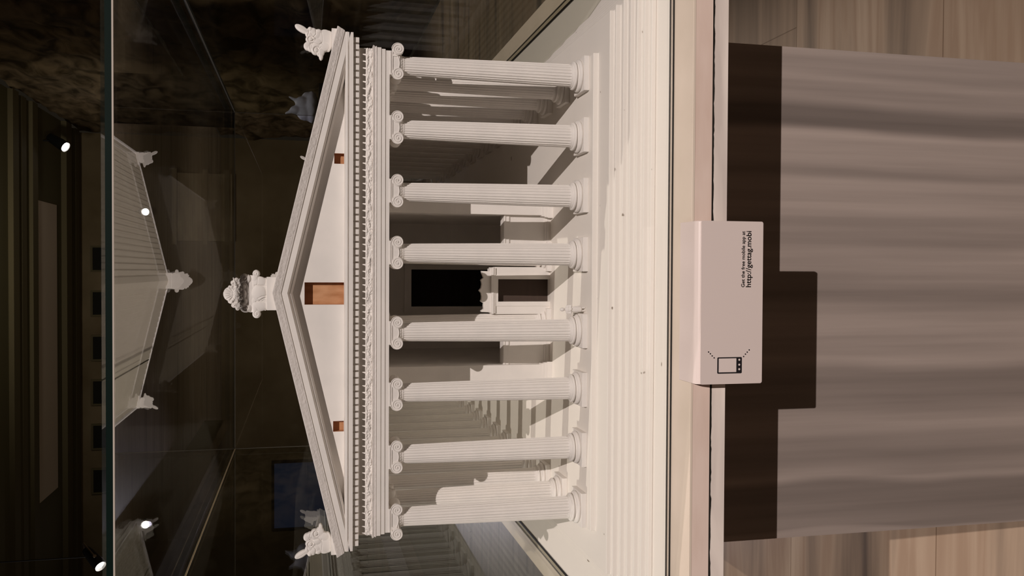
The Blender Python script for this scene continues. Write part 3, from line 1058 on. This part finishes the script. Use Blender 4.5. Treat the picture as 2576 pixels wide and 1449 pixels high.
# ------------------------------------------------------------------ label holder
TX0, TX1 = -0.0922, 0.0825
YP = -0.2550
holder = empty('label_holder', ((TX0 + TX1) / 2, YP, -0.0485))
hx0, hx1 = TX0 - (TX0 + TX1) / 2, TX1 - (TX0 + TX1) / 2
tag(holder, 'bent white plastic label holder with black printing, hooked over the front ledge', 'label holder')
th = 0.0030
outer, inner = [], []
# profile in local y (0 at the front face), z
outer.append((0.0445, 0.0028)); inner.append((0.0445, 0.0002 - 0.0006))
outer.append((0.0120, 0.0028)); inner.append((0.0120, -0.0004))
for k in range(9):
    a = PI / 2 + (PI / 2) * k / 8
    outer.append((0.0085 + 0.0085 * math.cos(a), -0.0057 + 0.0085 * math.sin(a)))
    inner.append((0.0085 + 0.0055 * math.cos(a), -0.0057 + 0.0052 * math.sin(a)))
outer.append((0.0, -0.0731)); inner.append((0.0030, -0.0731))
bm = bmesh.new()
prism(bm, outer + inner[::-1], 'x', hx0, hx1)
o = obj('bent_sheet', bm, acrylic, holder)
q = o.modifiers.new('b', 'BEVEL'); q.width = 0.0006; q.segments = 2; q.limit_method = 'ANGLE'
# face plate below the bend
bm = bmesh.new()
r_ = 0.002
pts = []
def rr(x0, x1, z0, z1, r):
    P_ = []
    for (cx_, cz_, a0) in ((x1 - r, z1 - r, 0), (x0 + r, z1 - r, 90), (x0 + r, z0 + r, 180), (x1 - r, z0 + r, 270)):
        for k in range(6):
            a = math.radians(a0 + 90 * k / 5)
            P_.append((cx_ + r * math.cos(a), cz_ + r * math.sin(a)))
    return P_
prism(bm, rr(hx0, hx1, -0.0732, -0.0012, 0.0022), 'y', -0.0018, 0.0002)
obj('face_plate', bm, acrylic, holder)
MPX = 0.0004238
def tx(Y): return hx0 + (967 - Y) * MPX
def tz(X): return (-0.0470 - (X - 1758) * 0.0004656) + 0.0485
YT = -0.00195


def printed(text, x, z, width, bold=0.0):
    cu = bpy.data.curves.new('lettering', 'FONT')
    cu.body = text
    cu.size = 1.0
    cu.offset = bold
    tmp = bpy.data.objects.new('tmp', cu)
    COL.objects.link(tmp)
    dg = bpy.context.evaluated_depsgraph_get()
    dg.update()
    me = bpy.data.meshes.new_from_object(tmp.evaluated_get(dg))
    COL.objects.unlink(tmp)
    bpy.data.objects.remove(tmp)
    w = max(v_.co.x for v_ in me.vertices) - min(v_.co.x for v_ in me.vertices)
    s = width / w
    bm = bmesh.new(); bm.from_mesh(me)
    ext = bmesh.ops.extrude_face_region(bm, geom=list(bm.faces))
    for g_ in ext['geom']:
        if isinstance(g_, bmesh.types.BMVert):
            g_.co.z += 0.0
    for v_ in bm.verts:
        v_.co = Vector((x + v_.co.x * s, YT - 0.00002 - v_.co.z, z + v_.co.y * s))
    o = obj('lettering', bm, black_print, holder, recalc=True)
    o['label'] = 'printed words "%s"' % text
    return o


printed('Get the free mobile app at', tx(722), tz(1872.0), tx(580) - tx(722), 0.018)
printed('http://gettag.mobi', tx(722.5), tz(1888.0), tx(580) - tx(722.5), 0.014)
# phone pictogram
bm = bmesh.new()
prism(bm, rr(tx(940.5), tx(899), tz(1867), tz(1805.5), 0.0012), 'y', YT - 0.0001, YT + 0.0002)
o = obj('phone_pictogram', bm, black_print, holder)
bm = bmesh.new()
prism(bm, [(tx(937), tz(1853)), (tx(902), tz(1853)), (tx(902), tz(1809)), (tx(937), tz(1809))], 'y', YT - 0.0002, YT)
obj('screen', bm, screen_white, o)
for Yc in (906, 918.5, 930):
    bm = bmesh.new()
    lathe(bm, [(0.0001, -0.0002), (0.0011, -0.0002), (0.0011, 0.0)], 18, 'y', (tx(Yc), YT, tz(1860.5)))
    obj('button', bm, screen_white, o)
bm = bmesh.new()
for (X_, Y_) in [(1783.5, 885), (1788, 889.5), (1792.5, 895), (1797.5, 900), (1885.5, 881.5), (1880.5, 887), (1876, 892), (1871.5, 898)]:
    lathe(bm, [(0.0001, -0.0001), (0.00075, -0.0001), (0.00075, 0.0002)], 12, 'y', (tx(Y_), YT, tz(X_)))
obj('dotted_lines', bm, black_print, holder)

# ------------------------------------------------------------------ the hall
RX, LXW, BY, CEIL, FY = 2.92, -9.0, 19.3, 5.0, -8.0
def sb(name, m, *b_):
    bm = bmesh.new(); box(bm, *b_); return struct(obj(name, bm, m))
sb('floor', floor_m, LXW, RX, FY, BY, FLOOR - 0.1, FLOOR)
sb('ceiling', ceiling_m, LXW, RX, FY, BY, CEIL, CEIL + 0.1)
sb('wall_back', backwall_m, LXW, RX, BY, BY + 0.2, FLOOR, CEIL)
sb('wall_left', backwall_m, LXW - 0.2, LXW, FY, BY, FLOOR, CEIL)
sb('wall_front', backwall_m, LXW, RX, FY - 0.2, FY, FLOOR, CEIL)
# right wall of rough ruin masonry
bm = bmesh.new()
NY, NZ = 260, 70
g_ = [[None] * (NZ + 1) for _ in range(NY + 1)]
for i in range(NY + 1):
    for j in range(NZ + 1):
        y = FY + (BY - FY) * i / NY
        z = FLOOR + (CEIL - FLOOR) * j / NZ
        d = 0.14 * noise.noise(Vector((y * 0.7, z * 1.2, 0))) + 0.08 * noise.noise(Vector((y * 2.2, z * 4.0, 3)))
        g_[i][j] = bm.verts.new((RX + 0.09 - abs(d) * 0.9, y, z))
for i in range(NY):
    for j in range(NZ):
        bm.faces.new([g_[i][j], g_[i + 1][j], g_[i + 1][j + 1], g_[i][j + 1]])
struct(obj('wall_right', bm, rock, smooth=True))
k = 1
for (y0, y1, d) in ((14.6, 14.9, 0.08), (15.2, 15.45, 0.04), (15.7, 16.0, 0.07), (17.8, 18.2, 0.10), (18.7, 19.0, 0.06)):
    bm = bmesh.new(); box(bm, LXW, RX, y0, y1, CEIL - d, CEIL)
    struct(obj('trim_%d' % k, bm, beam_m)); k += 1
bm = bmesh.new(); box(bm, -4.17, 1.25, 16.2, 17.4, CEIL - 0.02, CEIL + 0.01)
panel = obj('ceiling_light_panel', bm, panel_m)
tag(panel, 'long pale rectangular panel set in the dark ceiling high behind the case', 'ceiling panel')
for i in range(6):
    xv = 0.25 - i * 0.95
    v_ = empty('wall_vent', (xv, BY, 4.55))
    tag(v_, 'square black vent in the row high on the far dark wall', 'vent', 'vents high on the far wall')
    bm = bmesh.new(); box(bm, -0.24, 0.24, -0.02, 0, -0.2, 0.2); obj('grille', bm, dark_in, v_)
    bm = bmesh.new(); box(bm, -0.28, -0.24, -0.05, 0, -0.24, 0.24); box(bm, 0.24, 0.28, -0.05, 0, -0.24, 0.24)
    box(bm, -0.24, 0.24, -0.05, 0, 0.2, 0.24); box(bm, -0.24, 0.24, -0.05, 0, -0.24, -0.2); obj('frame', bm, beam_m, v_)


def fixture(name, loc, aim, label, r=0.085, length=0.30, glow=lamp_glow, metal=None, wall=False):
    e_ = empty(name, loc)
    tag(e_, label, 'spotlight')
    q = (Vector(aim) - Vector(loc)).to_track_quat('-Z', 'Y')
    h = empty('lamp_head', (0, 0, 0), e_)
    bm = bmesh.new()
    lathe(bm, [(r * 0.3, length), (r * 0.7, length), (r * 0.85, length * 0.8), (r, length * 0.3), (r, 0.0), (r * 0.92, 0.0), (r * 0.85, 0.03), (r * 0.2, 0.03)], 28)
    for v_ in bm.verts: v_.co = q @ v_.co
    obj('housing', bm, lamp_body, h)
    bm = bmesh.new()
    lathe(bm, [(0.001, 0.012), (r * 0.80, 0.012), (r * 0.80, 0.018), (0.001, 0.018)], 28)
    for v_ in bm.verts: v_.co = q @ v_.co
    obj('lens', bm, glow, h)
    if metal:
        bm = bmesh.new()
        tube(bm, [(-r * 1.15, 0, length * 0.35), (-r * 1.15, 0, length * 1.15), (r * 1.15, 0, length * 1.15), (r * 1.15, 0, length * 0.35)], r * 0.12, 8)
        for v_ in bm.verts: v_.co = q @ v_.co
        obj('bracket', bm, metal, h)
        bm = bmesh.new()
        for sg in (-1, 1):
            lathe(bm, [(0.0005, sg * r * 1.10), (r * 0.28, sg * r * 1.10), (r * 0.28, sg * r * 1.28), (0.0005, sg * r * 1.28)], 20, 'x', (0, 0, length * 0.35))
        for v_ in bm.verts: v_.co = q @ v_.co
        obj('screw', bm, metal, h)
    bm = bmesh.new()
    back = q @ Vector((0, 0, length * 0.6))
    if wall:
        tube(bm, [(back.x, back.y, back.z), (back.x, BY - 0.01 - loc[1], back.z)], 0.02, 8)
    else:
        tube(bm, [(back.x, back.y, back.z), (back.x, back.y, CEIL - loc[2])], min(0.014, r * 0.12), 8)
    obj('stem', bm, lamp_body, e_)
    return e_


fixture('track_spotlight', (2.246, 16.5, 4.60), (0.6, 15.2, 2.0), 'lit black track spotlight on the far dark ceiling, beside the rough stone wall', 0.10, 0.40)
fixture('track_spotlight', (1.2312, 18.7, 3.5959), (1.0, 16.5, 2.4), 'small bright spotlight seen through the top glass, right of the centre of the temple roof', 0.085, 0.30, wall=True)
fixture('track_spotlight', (-5.3406, 18.7, 3.6133), (-5.0, 16.5, 2.4), 'small bright spotlight with dark housing seen through the glass at the left of the case', 0.090, 0.36, wall=True)
fixture('track_spotlight', (-1.262, 3.0, 1.222), (-1.75, 2.3, 0.55), 'nearby spotlight with metal bracket, cut by the frame, above the left case end', 0.026, 0.12, lamp_glow, silver)

b_ = empty('stone_bench', (-2.95, 6.0, FLOOR))
tag(b_, 'long low dark stone bench on the marble floor, seen through the left glass', 'bench')
bm = bmesh.new(); box(bm, -0.28, 0.28, -5.5, 10.0, 0.38, 0.50); obj('seat_slab', bm, backwall_m, b_)
bm = bmesh.new(); box(bm, -0.22, 0.22, -5.4, 9.9, 0, 0.38); obj('support', bm, ceiling_m, b_)

p_ = empty('blue_display_panel', (-5.0, BY - 0.05, -0.15))
tag(p_, 'dim dark blue upright panel on the far wall beyond the left of the case', 'display panel')
bm = bmesh.new(); box(bm, -0.72, 0.72, -0.05, 0.0, 0.04, 1.17); obj('screen', bm, blue_m, p_)
bm = bmesh.new(); box(bm, -0.78, 0.78, -0.02, 0.05, -0.02, 1.23); obj('frame', bm, dark_in, p_)

# slab with ledges added on the far wall for a vague reflected shape
q_ = empty('reflection_slab', (1.35, BY - 0.02, 1.9))
tag(q_, 'dim brownish slab with ledges on the far wall, added in place of a vague reflection', 'stone relief')
bm = bmesh.new(); box(bm, -0.70, 0.75, -0.25, 0, 0.0, 1.20); obj('slab', bm, tan_stone, q_)
bm = bmesh.new()
for zz in (0.05, 0.50, 1.12): box(bm, -0.78, 0.83, -0.34, -0.25, zz, zz + 0.09)
obj('ledge', bm, tan_stone, q_)

# pale animal-like form and stand, added in place of a reflection in the glass
st = empty('reflection_stand', (1.30, 6.0, FLOOR))
tag(st, 'slim dark stand added under the pale figure that stands in for a reflection', 'stand')
bm = bmesh.new(); box(bm, -0.16, 0.16, -0.16, 0.16, 0.04, -FLOOR + 0.255); obj('post', bm, dark_in, st)
bm = bmesh.new(); box(bm, -0.20, 0.20, -0.20, 0.20, 0, 0.04); obj('foot', bm, dark_in, st)
bm = bmesh.new()
for c_, r_ in [((0, 0, 0.05), (0.13, 0.09, 0.055)), ((-0.04, 0, 0.10), (0.07, 0.07, 0.07)), ((0.03, -0.02, 0.12), (0.05, 0.05, 0.06)), ((-0.03, -0.02, 0.17), (0.035, 0.04, 0.05)), ((0.07, 0, 0.08), (0.05, 0.05, 0.05))]:
    ball(bm, c_, r_, 2)
limb(bm, (0.04, -0.02, 0.16), (0.07, -0.02, 0.22), 0.02, 0.008); limb(bm, (-0.04, -0.02, 0.2), (-0.06, -0.02, 0.25), 0.02, 0.008)
fr_ = obj('reflection_figure', bm, reflection_m, recalc=False)
remesh(fr_, 0.008, 3)
fr_.location = (1.30, 6.0, 0.258)
tag(fr_, 'small pale bluish animal-like figure added to stand in for a reflection in the glass', 'sculpture')
